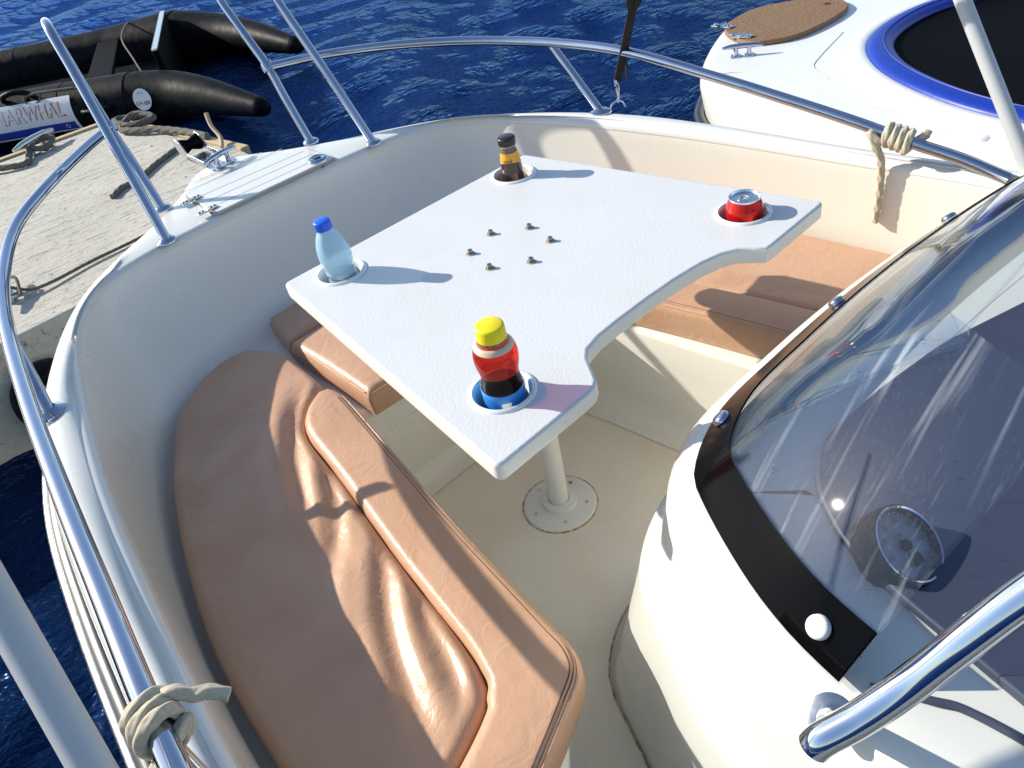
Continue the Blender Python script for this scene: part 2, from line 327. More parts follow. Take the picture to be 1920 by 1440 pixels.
# ------------------------------------------------------------------ our boat
boat = empty('motorboat', (0, 0, 0))
tag(boat, 'white open bow motorboat with cream cockpit, steel bow rails and a tinted windscreen', 'boat')
ZG = .63; NP = 241
OUT = cat(mirror([(0, 1.452), (.06, 1.440), (.125, 1.385), (.21, 1.285), (.33, 1.175), (.46, 1.08), (.57, .985), (.65, .885), (.730, .74), (.800, .57), (.863, .34), (.900, .07), (.926, -.25), (.945, -.6), (.95, -1.4), (.95, -2.4)]), NP)
INN = cat(mirror([(0, .995), (.2, .99), (.4, .972), (.53, .925), (.61, .835), (.665, .71), (.705, .56), (.745, .38), (.785, .17), (.815, -.05), (.835, -.25), (.85, -.5), (.86, -1.4), (.86, -2.4)]), NP)
BOT = cat(mirror([(0, .835), (.25, .825), (.37, .79), (.48, .74), (.57, .67), (.645, .56), (.71, .40), (.77, .2), (.812, 0), (.832, -.155), (.842, -.3), (.85, -.6), (.85, -1.4), (.85, -2.4)]), NP)
BEN = cat([(-.845, -2.4), (-.845, -1.2), (-.84, -.72), (-.78, -.68), (-.66, -.63), (-.56, -.60), (-.49, -.54), (-.45, -.45), (-.40, -.30), (-.355, -.10), (-.325, .12), (-.30, .25), (-.26, .305), (-.18, .312), (0, .315), (.18, .312), (.26, .305), (.30, .25), (.325, .12), (.345, -.10), (.365, -.30), (.395, -.47), (.43, -.55), (.50, -.60), (.62, -.635), (.78, -.68), (.84, -.72), (.845, -1.2), (.845, -2.4)], NP)
nO = normals2(OUT); nI = normals2(INN); nB = normals2(BEN)
if nO[NP // 2][1] < 0: nO = -nO
if nI[NP // 2][1] < 0: nI = -nI
if nB[NP // 2][1] < 0: nB = -nB
def ring(P, N, off, z): return [(p[0] + n[0] * off, p[1] + n[1] * off, z) for p, n in zip(P, N)]
def sheer(rows):   # the gunwale drops a little towards the stern
    out = []
    for r in rows:
        q = []
        for x, y, z in r:
            t = min(1, max(0, (.55 - y) / .95)); k = min(1, max(0, (z - .36) / .12)); q.append((x, y, z - .026 * t * t * (3 - 2 * t) * k))
        out.append(q)
    return out
hull_rows = [[(p[0] * .35, p[1] * .72 - .1, -.75) for p in OUT], [(p[0] * .80, p[1] * .90 - .02, -.36) for p in OUT], [(p[0] * .91, p[1] * .955, .08) for p in OUT], ring(OUT, nO, -.012, .40), ring(OUT, nO, 0, .50)]
grid('hull', sheer(hull_rows), GEL, boat)
deck_rows = [ring(OUT, nO, .0, .497)] + [ring(OUT, nO, -.045 * (1 - math.cos(a)) ** 1.0 - .006, ZG - .055 * (1 - math.sin(a))) for a in np.linspace(0, PI / 2, 8)]
deck_rows.append([tuple(np.r_[(np.array(o[:2]) * .5 + np.array(i) * .5), ZG + .004]) for o, i in zip(ring(OUT, nO, -.06, ZG), INN)])
ri = .020
deck_rows += [ring(INN, nI, ri * (1 - math.sin(a)), ZG - ri * (1 - math.cos(a))) for a in np.linspace(0, PI / 2, 7)]
grid('deck', sheer(deck_rows), GEL, boat)
# cockpit wall, bench top and riser: one moulded liner
lin = [ring(INN, nI, .002, ZG - .017)]
for t in np.linspace(0.05, 1, 16):
    q = t ** 1.5 * .9 + .1 * t
    lin.append([(i[0] * (1 - q) + b[0] * q, i[1] * (1 - q) + b[1] * q, ZG - .02 - (ZG - .02 - .36) * t) for i, b in zip(INN, BOT)])
lin.append([(b[0] * .985, b[1] * .985 - .004, .335) for b in BOT]); lin.append([(b[0] * .95, b[1] * .96 - .006, .33) for b in BOT])
rr = .018
lin += [ring(BEN, nB, rr * (1 - math.sin(a)), .33 - rr * (1 - math.cos(a))) for a in np.linspace(0, PI / 2, 6)]
lin += [ring(BEN, nB, .03 * (.0 + t), .31 - .25 * t) for t in (.3, .6, .9, 1)]
lin += [ring(BEN, nB, .03 - .06 * (1 - math.cos(a)), .06 - .058 * math.sin(a)) for a in np.linspace(.1, PI / 2, 6)]
grid('cockpit_liner', sheer(lin), LINER, boat)
mesh('cockpit_sole', [(-.8, -2.4, 0), (.8, -2.4, 0), (.8, .5, 0), (-.8, .5, 0)], [(0, 1, 2, 3)], SOLE, boat, False)
for s in (1,):
    tube('rub_rail', sheer([[(p[0], p[1], .5) for p in [np.array(o) + n * .010 for o, n in zip(OUT, nO)]]])[0], .025, HULLD, boat, 10)
    tube('rub_rail_insert', sheer([[(p[0], p[1], .505) for p in [np.array(o) + n * .028 for o, n in zip(OUT, nO)]]])[0], .012, STEEL, boat, 10)
mesh('transom', [(-.95, -2.38, -.6), (.95, -2.38, -.6), (.95, -2.38, .60), (-.95, -2.38, .60), (-.95, -2.42, -.6), (.95, -2.42, -.6), (.95, -2.42, .60), (-.95, -2.42, .60)], [(0, 1, 2, 3), (4, 5, 6, 7), (0, 1, 5, 4), (2, 3, 7, 6), (0, 3, 7, 4), (1, 2, 6, 5)], GEL, boat, False)
# front locker door in the bench riser
ld = box('locker_door', (0, .3335, .150), (.47, .010, .190), LINER, boat, .003, (math.radians(6.5), 0, 0))
box('door_gap', (0, .0035, 0), (.478, .006, .198), GROOVE, ld, .001)
# anchor hatch
hx = plate('anchor_hatch', rounded([(-.185, 1.002), (.205, 1.002), (.20, 1.19), (-.175, 1.225)], .022), ZG + .004, ZG + .0105, GEL, boat, .0025)
plate('hatch_gasket', rounded([(-.192, .998), (.212, .998), (.207, 1.198), (-.182, 1.233)], .026), ZG + .0015, ZG + .0062, GROOVE, hx, .0008)
for k, (yy, x0, x1) in enumerate(((1.045, -.15, .18), (1.10, -.155, .185), (1.155, -.16, .185))):
    box('deck_groove', (.015, yy, ZG + .0106), (x1 - x0, .0022, .0008), GROOVE, hx, 0, (0, 0, -.045 if k == 2 else -.02))
for yy, x0, x1 in ((1.265, -.17, .17), (1.31, -.12, .12)):
    box('deck_groove', (0, yy, ZG + .0042), (x1 - x0, .0022, .0010), GROOVE, boat, 0)
for (x, y) in ((-.187, 1.155), (-.192, 1.035)):
    h = box('hinge', (x, y, ZG + .014), (.062, .017, .005), STEEL, hx, .0015, (0, 0, .12))
    for dx in (-.024, -.013, .013, .024): lathe('screw', [(.0036, .0), (.0036, .0030), (.0022, .0040), (.0005, .0041)], BOLT, h, 10, (dx, 0, .001))
    tube('hinge_pin', [(0, -.011, .003), (0, .011, .003)], .0042, STEEL, h, 10)
lathe('latch', [(.0005, .006), (.013, .006), (.016, .008), (.020, .010), (.026, .010), (.031, .006), (.032, 0)], CHROME, hx, 32, (.165, 1.03, ZG + .0105))
box('latch_slot', (.165, 1.03, ZG + .0172), (.020, .008, .002), BLACK, hx, .0005)
lathe('deck_drain', [(.0005, 0), (.004, .0), (.005, .001)], INK, boat, 12, (.156, .994, ZG + .001))
# bow roller and cleat
ro = empty('bow_roller'); ro.parent = boat; ro.location = (0, 1.44, ZG)
for s in (-1, 1):
    pl = plate('cheek_plate', rounded([(-.10, 0), (.10, .012), (.125, .045), (.10, .062), (.06, .052), (.03, .022), (-.10, .018)], .008), -.002, .002, STEEL, ro, .0008)
    pl.rotation_euler = (PI / 2, 0, PI / 2); pl.location = (s * .036, .04, .004)
box('base_plate', (0, .0, .003), (.074, .20, .005), STEEL, ro, .001)
lathe('roller', [(.005, -.032), (.026, -.032), (.024, -.02), (.016, 0), (.024, .02), (.026, .032), (.005, .032)], BLACK, ro, 24, (0, .125, .035)).rotation_euler = (0, PI / 2, 0)
def cleat(name, loc, rz, L, parent, m=CHROME, s=1.):
    c = empty(name); c.parent = parent; c.location = loc; c.rotation_euler = (0, 0, rz)
    for k in (-1, 1):
        tube('cleat_foot', [(k * L * .17, 0, 0), (k * L * .16, 0, .03 * s)], .0085 * s, m, c, 12)
        box('foot_plate', (k * L * .17, 0, .002), (.032 * s, .036 * s, .004), m, c, .0015)
    tube('cleat_horn', [(-L / 2, 0, .031 * s), (-L / 2 * .6, 0, .034 * s), (0, 0, .035 * s), (L / 2 * .6, 0, .034 * s), (L / 2, 0, .031 * s)], .008 * s, m, c, 12, radii=[.005 * s, .0085 * s, .0095 * s, .0085 * s, .005 * s])
    return c
cleat('bow_cleat', (.005, 1.345, ZG + .004), .3, .13, boat)
# rails
def flange(parent, p, d, r=.030, m=CHROME):
    d = Vector(d).normalized(); o = lathe('base_flange', [(.0005, .007), (.016, .012), (.022, .008), (r, .004), (r, 0)], m, parent, 28, p)
    return o
RT = .0127
for s in (-1, 1):
    rail = empty('bow_rail'); rail.parent = boat
    if s < 0:
        pts = [(-.252, 1.340, .850), (-.36, 1.225, .852), (-.50, 1.06, .85), (-.62, .92, .835), (-.70, .74, .82), (-.755, .53, .81), (-.80, .23, .802), (-.830, -.05, .80), (-.850, -.27, .80), (-.868, -.48, .80), (-.885, -.72, .78), (-.90, -.95, .70), (-.905, -1.15, .64)]
    else:
        pts = [(.256, 1.340, .850), (.40, 1.235, .85), (.54, 1.10, .842), (.67, .96, .825), (.755, .80, .812), (.795, .60, .806), (.806, .37, .796), (.815, .097, .754), (.825, -.112, .715), (.830, -.239, .690), (.835, -.299, .675), (.840, -.379, .656), (.846, -.444, .642), (.850, -.490, .630), (.858, -.56, .606)]
    tube('rail_tube', cat(pts, 150), RT, CHROME, rail, 20)
    b0 = (s * .788, .475, ZG); t0 = (s * .755, .655, .806) if s < 0 else (.797, .655, .802)
    po = tube('rail_post', [b0, t0], RT * .92, CHROME, rail, 18); flange(po, b0, (0, 0, 1))
    if s < 0:
        b1 = (-.86, -.55, ZG); tube('rail_post', [b1, (-.872, -.47, .775)], RT * .92, CHROME, rail, 18)
    lp = empty('pulpit_loop'); lp.parent = boat
    f0 = (s * .252, 1.220, ZG); f1 = (s * .335, .985, ZG + .002); ap = (s * .238, 1.510, 1.09)
    A = [f0, (s * .252, 1.29, .755), (s * .254, 1.342, .85), (s * .247, 1.42, .955), (s * .241, 1.475, 1.035), (s * .243, 1.485, 1.080), (s * .252, 1.45, 1.112), (s * .272, 1.36, 1.128), (s * .286, 1.295, 1.122), (s * .293, 1.255, 1.085), (s * .298, 1.215, 1.02), (s * .317, 1.10, .83), f1]
    tube('loop_tube', cat(A, 170), RT, CHROME, lp, 20)
    for q in (f0, f1): flange(lp, q, (0, 0, 1), .026)
    lathe('rail_clamp', [(.0135, -.014), (.0185, -.013), (.0195, 0), (.0185, .013), (.0135, .014)], CHROME, lp, 20, (s * .254, 1.342, .85)).rotation_euler = (-.5, 0, 0)
# ---------------------------------------------------------------- console
CB = cat([(-.400, -2.0), (-.400, -1.25), (-.400, -1.0), (-.383, -.872), (-.350, -.765), (-.280, -.645), (-.235, -.602), (-.135, -.570), (0, -.566), (.156, -.568), (.30, -.578), (.466, -.598), (.60, -.625), (.68, -.67), (.715, -.76), (.72, -.9), (.72, -1.25), (.72, -2.0)], 181)
nC = normals2(CB)
if nC[90][1] < 0: nC = -nC
def cring(off, z, ff=.55): return [(p[0] + n[0] * off, p[1] + n[1] * off * (1 + ff * max(0, n[1])), z) for p, n in zip(CB, nC)]
prof = [(-.10, .690), (-.03, .690), (.0, .688), (.012, .684), (.025, .672), (.034, .650), (.042, .58), (.047, .52), (.050, .497), (.054, .489), (.063, .484), (.070, .474), (.073, .45), (.074, .34), (.076, .10), (.078, .02), (.080, .0)]
con = grid('console', [cring(o, z, .55 + 1.5 * max(0, (.45 - z) / .45)) for o, z in prof], CONS, boat)
inner = [(p[0] - n[0] * .10, p[1] - n[1] * .10) for p, n in zip(CB, nC)]
plate('console_top', [q for q in inner if q[1] > -1.9] + [(.6, -1.9), (-.29, -1.9)], .676, .6895, CONS, con, .001)
tube('sole_joint', [(p[0], p[1], .002) for p in cring(.082, 0, 2.05)], .0022, RUST, con, 6)
# moulded dash panel, with its raised trim strip
plate('dash_panel', rounded([(-.322, -1.05), (-.270, -.862), (-.240, -.785), (-.185, -.722), (-.115, -.690), (.01, -.70), (.15, -.722), (.36, -.79), (.52, -.88), (.54, -1.3), (-.335, -1.3)], .03), .6885, .702, DASH, con, .004)
tube('dash_strip', cat([(-.374, -.886, .6925), (-.352, -.930, .6925), (-.338, -.985, .6925), (-.336, -1.2, .6925)], 60), .0042, DASH, con, 8)
# windscreen: acrylic wrapped along the console top
i0, i1 = 42, 139
ws_idx = [i for i in range(181) if CB[i][1] > -.874]
CBW = [CB[i] for i in ws_idx]; nW = [nC[i] for i in ws_idx]
def wring(t, lift=0):
    z = .698 + .275 * t - .055 * t * t + lift; off = .010 + .012 * math.sin(PI * min(1, t * 3)) * 0 - .215 * t * (1 + .12 * t)
    return [(p[0] + n[0] * off + (.0), p[1] + n[1] * off - .020 * t, z) for p, n in zip(CBW, nW)]
def shell(name, ts, m, parent, th, lift=0):
    top = [wring(t, lift) for t in ts]; bot = [[(q[0], q[1] - th * .6, q[2] - th) for q in r] for r in top]
    rows = top + bot[::-1]; o = grid(name, rows, m, parent, cu=True, ang=50)
    nv = len(top[0]); bm = bmesh.new(); bm.from_mesh(o.data); bm.verts.ensure_lookup_table(); R = len(rows)
    for j in (0, nv - 1): bm.faces.new([bm.verts[i * nv + j] for i in range(R)])
    bmesh.ops.recalc_face_normals(bm, faces=bm.faces); bm.to_mesh(o.data); bm.free(); return o
scr = shell('windscreen', list(np.linspace(0, 1, 14)), GLASS, boat, .004)
shell('base_band', [0.0, .05, .10, .14, .175], BLACK, scr, .0025, .0035)
def wpt(px, py): # nearest base point
    i = min(range(len(CBW)), key=lambda k: (CBW[k][0] - px) ** 2 + (CBW[k][1] - py) ** 2); t = .085
    return Vector(wring(t)[i]), Vector((nW[i][0], nW[i][1], 1.0)).normalized()
for (x, y) in ((-.372, -.825), (-.165, -.582), (.140, -.572), (.445, -.598)):
    p, nn = wpt(x, y)
    c = lathe('screw_cap', [(.0005, .0056), (.006, .0054), (.0100, .0042), (.0120, .0020), (.0125, -.002)], PLAST if x < -.3 else CHROME, scr, 24)
    c.location = p + nn * .0055; c.rotation_euler = nn.to_track_quat('Z', 'Y').to_euler()
# tachometer
ta = empty('tachometer'); ta.parent = boat; ta.location = (-.222, -.842, .716); ta.rotation_euler = (math.radians(34), math.radians(10), math.radians(-8)); ta.scale = (.93, .93, .93)
lathe('bezel', [(.047, -.03), (.0475, .004), (.046, .009), (.043, .010), (.039, .005), (.0385, .0)], BLACK, ta, 48)
lathe('chrome_ring', [(.0445, .0098), (.0435, .0112), (.0415, .0100)], CHROME, ta, 48)
lathe('dial', [(.0005, .0012), (.0388, .0010)], mat('dial_face', (.10, .125, .19), .4), ta, 40)
for i, s_ in enumerate(('0', '10', '20', '30', '40', '50', '60', '70')):
    a = math.radians(225 - i * 270 / 7); text('numeral', s_, .0085, INK, ta, 0, Matrix.Translation((.0285 * math.cos(a), .0285 * math.sin(a), .0022)))
for i in range(29):
    a = math.radians(225 - i * 270 / 28); box('tick', (.0355 * math.cos(a), .0355 * math.sin(a), .0020), (.004, .0007, .0004), INK, ta, 0, (0, 0, a))
text('dial_text', 'RPM', .006, INK, ta, 0, Matrix.Translation((0, .011, .0022)))
tube('needle', [(0, 0, .005), (-.014, -.022, .005)], .0009, INK, ta, 6); lathe('needle_hub', [(.0005, .0068), (.006, .0065), (.0068, .002)], BLACK, ta, 20)
box('dial_window', (.004, -.019, .0022), (.017, .012, .0006), BLACK, ta, 0)
# grab bar beside the windscreen
gb = empty('grab_bar'); gb.parent = boat
tube('bar_tube', cat([(-.497, -.893, .780), (-.491, -.897, .790), (-.470, -.913, .812), (-.444, -.931, .845), (-.418, -.950, .890), (-.393, -.969, .932), (-.36, -.998, .985), (-.30, -1.05, 1.07)], 70), .0130, CHROME, gb, 24)
tube('bar_stem', cat([(-.421, -.874, .694), (-.440, -.880, .725), (-.465, -.890, .765), (-.474, -.900, .785)], 24), .0105, CHROME, gb, 18)
lathe('bar_flange', [(.0005, .0035), (.018, .0035), (.0215, .002), (.022, -.002)], STEEL, gb, 28, (-.420, -.874, .688)).rotation_euler = (.1, -.45, 0)

# ------------------------------------------------------------------ table
tab = empty('cockpit_table'); tag(tab, 'white pedestal table with cut-away edge and four cup holders', 'table')
TZ = .722
CUPS = [(-.239, .233), (-.301, -.303), (.235, .238), (.311, -.300)]
notch = [(.222, -.403), (.212, -.386), (.198, -.364), (.172, -.349), (.13, -.338), (.07, -.331), (0, -.328), (-.07, -.328), (-.12, -.330), (-.155, -.338), (-.172, -.352), (-.187, -.374), (-.203, -.398), (-.218, -.407)]
outline = rounded([(-.329, .308), (.328, .302), (.413, -.402), (.24, -.405)] + notch + [(-.24, -.409), (-.413, -.412)], [.014, .014, .016, 0] + [0] * len(notch) + [0, .016])
ttop = plate('table_top', outline, TZ - .031, TZ, TABLE, tab, .0055, [circ(x, y, .0440) for x, y in CUPS], 3)
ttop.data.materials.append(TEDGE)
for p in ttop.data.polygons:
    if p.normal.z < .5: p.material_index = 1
for x, y in CUPS:
    ch = lathe('cup_holder', [(.0005, -.078), (.036, -.078), (.0385, -.074), (.0415, -.004), (.0425, .002), (.0455, .0045), (.0490, .0035), (.0508, .0008), (.0512, -.0005), (.0432, -.001), (.0425, -.078), (.036, -.082), (.0005, -.082)], PLAST, tab, 56, (x, y, TZ))
    ch.data.materials.append(PLAST)
for k in range(6):
    a = math.radians(17 + 60 * k); x, y = .0766 * math.cos(a), .0766 * math.sin(a)
    bo = lathe('bolt', [(.0005, .0095), (.0042, .0092), (.0052, .0075), (.0052, .0035), (.0048, .003), (.0072, .0028), (.0078, .0004)], BOLT, tab, 14, (x, y, TZ))
    lathe('rust_ring', [(.0005, .0006), (.0092, .0006), (.0098, .0002)], RUST, bo, 16)
tube('leg', [(0, 0, .014), (0, 0, .30), (0, 0, TZ - .032)], .0245, PAINTED, tab, 36)
lathe('top_flange', [(.026, -.03), (.030, -.012), (.09, -.006), (.09, 0)], PAINTED, tab, 40, (0, 0, TZ - .0315))
bp = lathe('base_plate', [(.026, .022), (.028, .020), (.0415, .0185), (.0425, .016), (.0435, .0075), (.085, .0055), (.0905, .003), (.0915, .0005)], PAINTED, tab, 72)
lathe('rust_edge', [(.0915, .0015), (.0945, .0010), (.0955, .0004)], RUST, bp, 72)
for k in range(5):
    a = math.radians(20 + 72 * k); lathe('screw', [(.0005, .0022), (.004, .0018), (.0055, 0)], STEEL if k else BOLT, bp, 12, (.068 * math.cos(a), .068 * math.sin(a), .0062))

# ------------------------------------------------------------------ cushions
def ridge_field(lines):
    segs = []
    for pts, amp, w in lines:
        P = np.array(cat(pts, 40)); segs.append((P, amp, w))
    def f(x, y):
        h = 0
        for P, amp, w in segs:
            d2 = (P[:, 0] - x) ** 2 + (P[:, 1] - y) ** 2; i = int(np.argmin(d2)); e = min(i, 39 - i) / 10.0
            h += amp * math.exp(-d2[i] / (2 * w * w)) * min(1, .15 + e)
        return h
    return f
def cushion(name, A, B, zt, zb, parent, m=VINYL, nu=120, nv=40, R=.03, crown=.01, fld=None, mir=1, ends=(1, 1), edges=(1, 1)):
    a = cat(A, nu); b = cat(B, nu); rows = []
    L = np.r_[0, np.cumsum([np.linalg.norm((a[i + 1] + b[i + 1] - a[i] - b[i]) / 2) for i in range(nu - 1)])]
    vs = .5 - .5 * np.cos(np.linspace(0, PI, nv)); vs = .55 * vs + .45 * np.linspace(0, 1, nv)
    for i in range(nu):
        W = np.linalg.norm(b[i] - a[i]); row = []
        for v in vs:
            p = a[i] * (1 - v) + b[i] * v
            dd = [9.]
            if edges[0]: dd.append(v * W)
            if edges[1]: dd.append((1 - v) * W)
            if ends[0]: dd.append(L[i])
            if ends[1]: dd.append(L[-1] - L[i])
            de = min(dd); drop = R - math.sqrt(max(0, R * R - (R - de) ** 2)) if de < R else 0
            fade = min(1, de / .05)
            z = zt - drop + crown * math.sin(PI * v) * fade + (fld(p[0], p[1]) * min(1, de / .03) if fld else 0)
            row.append((p[0] * mir, p[1], z))
        rows.append(row)
    n1, n2 = nu, nv; v = [q for r in rows for q in r]; f = []
    for i in range(n1 - 1):
        for j in range(n2 - 1): f.append((i * n2 + j, i * n2 + j + 1, (i + 1) * n2 + j + 1, (i + 1) * n2 + j))
    per = [i * n2 for i in range(n1)] + [(n1 - 1) * n2 + j for j in range(1, n2)] + [i * n2 + n2 - 1 for i in range(n1 - 2, -1, -1)] + [j for j in range(n2 - 2, 0, -1)]
    base_i = len(v); cx = np.mean([v[i] for i in per], axis=0)
    for i in per: v.append((v[i][0], v[i][1], (v[i][2] + zb) / 2))
    for i in per: v.append((v[i][0] * .985 + cx[0] * .015, v[i][1] * .985 + cx[1] * .015, zb))
    n = len(per)
    for k in range(n):
        k2 = (k + 1) % n; f.append((per[k], per[k2], base_i + k2, base_i + k)); f.append((base_i + k, base_i + k2, base_i + n + k2, base_i + n + k))
    return mesh(name, v, f, m, parent)
from_px = None
PAD_A = [(-0.3, 0.655), (-0.29, 0.59), (-0.297, 0.43), (-0.324, 0.392), (-0.378, 0.352), (-0.418, 0.285), (-0.444, 0.105), (-0.488, -0.153), (-0.516, -0.355), (-0.538, -0.437), (-0.57, -0.468), (-0.64, -0.497), (-0.72, -0.522), (-0.822, -0.545)]
PAD_B = [(-.318, .700), (-.395, .735), (-.470, .715), (-.54, .668), (-.60, .590), (-.648, .49), (-.69, .395), (-.748, .21), (-.795, .007), (-.815, -.155), (-.822, -.30), (-.826, -.40), (-.828, -.46), (-.829, -.52)]
BOL_A = [(-.303, .378), (-.293, .345), (-.297, .285), (-.339, .03), (-.373, -.177), (-.394, -.339), (-.408, -.445), (-.416, -.500), (-.440, -.538), (-.49, -.562), (-.565, -.592), (-.70, -.645), (-.83, -.69)]
BOL_B = [(-0.324, 0.386), (-0.38, 0.35), (-0.419, 0.28), (-0.446, 0.105), (-0.49, -0.153), (-0.519, -0.359), (-0.532, -0.418), (-0.54, -0.44), (-0.556, -0.455), (-0.57, -0.47), (-0.63, -0.495), (-0.73, -0.525), (-0.828, -0.548)]
def wrinkles(seed):
    r = random.Random(seed); L = []
    # long sunlit folds running towards the bolster's end, softer diagonal ones on the outer half
    L += [([(-0.39, 0.454), (-0.491, 0.285), (-0.548, 0.14), (-0.563, 0.013)], 0.0096, 0.02124),
          ([(-0.345, 0.439), (-0.456, 0.278), (-0.513, 0.153), (-0.562, 0.012)], -0.0128, 0.01534),
          ([(-0.393, 0.289), (-0.478, 0.142), (-0.537, 0.03)], 0.008, 0.01652),
          ([(-0.437, 0.186), (-0.492, 0.047), (-0.579, -0.088)], -0.0144, 0.01652),
          ([(-0.447, 0.101), (-0.521, -0.04), (-0.592, -0.148), (-0.645, -0.265)], 0.008, 0.01888),
          ([(-0.444, 0.051), (-0.537, -0.095), (-0.614, -0.216), (-0.661, -0.325)], -0.004, 0.01416),
          ([(-0.466, -0.023), (-0.583, -0.187), (-0.63, -0.291), (-0.656, -0.368), (-0.669, -0.434)], 0.0088, 0.01652),
          ([(-0.475, -0.078), (-0.541, -0.182), (-0.6, -0.293), (-0.644, -0.415), (-0.665, -0.471)], -0.0088, 0.01534),
          ([(-0.485, -0.141), (-0.524, -0.214), (-0.564, -0.287), (-0.595, -0.372), (-0.61, -0.444)], 0.0088, 0.01416),
          ([(-0.495, -0.2), (-0.522, -0.265), (-0.553, -0.37), (-0.591, -0.453)], -0.008, 0.01298),
          ([(-0.514, -0.29), (-0.54, -0.387), (-0.56, -0.441)], 0.0064, 0.01298),
          ([(-0.626, -0.107), (-0.678, -0.254), (-0.706, -0.382), (-0.707, -0.435)], 0.0048, 0.02596),
          ([(-0.622, 0.01), (-0.692, -0.197), (-0.731, -0.365)], -0.004, 0.0295),
          ([(-0.421, 0.496), (-0.552, 0.462), (-0.657, 0.413)], -0.008, 0.0236),
          ([(-0.463, 0.386), (-0.575, 0.345), (-0.691, 0.303)], 0.0064, 0.02596),
          ([(-0.523, 0.335), (-0.645, 0.301), (-0.72, 0.263)], -0.0072, 0.02242),
          ([(-0.561, 0.227), (-0.663, 0.19), (-0.749, 0.148)], 0.0064, 0.02596),
          ([(-0.603, 0.104), (-0.694, 0.081), (-0.772, 0.051)], -0.0056, 0.02596),]
    if seed: L = [([(x + r.uniform(-.03, .03), y + r.uniform(-.04, .04)) for x, y in p], a * .25, w * 1.3) for p, a, w in L]
    return ridge_field(L)
def seam(name, A, z, m, parent, off, mir=1, r=.0011):
    P = np.array(cat(A, 200)); N = normals2(P); c = P.mean(0)
    tube(name, [((p[0] + n[0] * off) * mir, p[1] + n[1] * off, z) for p, n in zip(P, N)], r, m, parent, 6)
for mir, lab in ((-1, 'tan vinyl seat cushion partly covered by the table shadow, beside the windscreen'), (1, 'crumpled tan vinyl seat cushion along the port side near the knotted rope')):
    c = empty('seat_cushion'); tag(c, lab, 'cushion', 'tan seat cushions in the cockpit')
    cushion('pad', PAD_A, PAD_B, .402, .332, c, nu=190, nv=84, R=.030, crown=.004, fld=wrinkles(0 if mir == 1 else 3), mir=mir)
    cushion('bolster', BOL_A, BOL_B, .411, .332, c, nu=190, nv=30, R=.022, crown=.002, mir=mir)
    BA = BOL_A[1:]
    s1 = 1
    P = np.array(cat(BA, 200)); N = normals2(P)
    if N[100][0] > 0: N = -N      # towards the bolster's middle
    for nm, off, zz, r in (('piping', .0065, .411 - .0056, .0022), ('stitching', .0125, .411 - .0018, .0011), ('stitching', .0180, .411 - .0002, .0011)):
        tube(nm, [((p[0] + n[0] * off) * mir, p[1] + n[1] * off, zz) for p, n in zip(P[4:], N[4:])], r, VINYL if nm == 'piping' else STITCH, c, 6)
fc = empty('seat_cushion'); tag(fc, 'small tan vinyl cushion under the table, between the two side seats', 'cushion', 'tan seat cushions in the cockpit')
cushion('pad', [(-.258, .282), (0, .272), (.258, .282)], [(-.262, .640), (0, .640), (.262, .640)], .402, .332, fc, nu=60, nv=50, R=.022, crown=.006)
cushion('back_pad', [(-.262, .645), (0, .645), (.262, .645)], [(-.236, .800), (0, .815), (.236, .800)], .404, .332, fc, nu=60, nv=34, R=.022, crown=.004)
for xs in (-1, 1): tube('piping', [(xs * .2545, y, .3935) for y in np.linspace(.30, .632, 20)], .0016, VINYL, fc, 6)
tube('piping', [(x, .2800 - .0075 * (1 - (x / .258) ** 2) + .003, .3935) for x in np.linspace(-.245, .245, 30)], .0016, VINYL, fc, 6)

# ------------------------------------------------------------------ drinks
CZ = TZ - .0775
b = empty('water_bottle', (-.236, .230, CZ)); tag(b, 'clear water bottle with bright blue cap standing in a cup holder', 'bottle')
b.rotation_euler = (math.radians(2), math.radians(-3), 0)
tw = lambda a, z: 1 + (.022 * math.sin(7 * a + z * 90) * max(0, math.sin((z - .10) / .07 * PI)) if .10 < z < .17 else 0)
wp = [(.0005, .003), (.024, .0), (.0285, .005), (.0295, .014)]
for z in np.linspace(.018, .098, 22): wp.append((.0298 - .0012 * (1 + math.cos(z / .016 * 2 * PI)) - .0015 * math.sin(z / .1 * PI), z))
wp += [(.0305, .105), (.0315, .115), (.0313, .125), (.0302, .135), (.0280, .146), (.0245, .157), (.0200, .167), (.0165, .173), (.0145, .176), (.0140, .186)]
lathe('bottle_body', wp, WATERB, b, 64, fn=tw)
lathe('water_inside', [(.0005, .004), (.023, .003), (.0265, .010), (.0270, .03), (.0265, .06), (.0268, .082), (.0005, .0825)], mat('bottled_water', (.55, .82, 1.0), .05, Transmission_Weight=.9, IOR=1.15), b, 40)
lathe('cap', [(.0005, .197), (.013, .1968), (.0155, .1955), (.0163, .193), (.0166, .1795), (.0150, .1785)], BLUEC, b, 48, fn=lambda a, z: 1 + (.022 * math.cos(40 * a) if z < .1935 else 0))

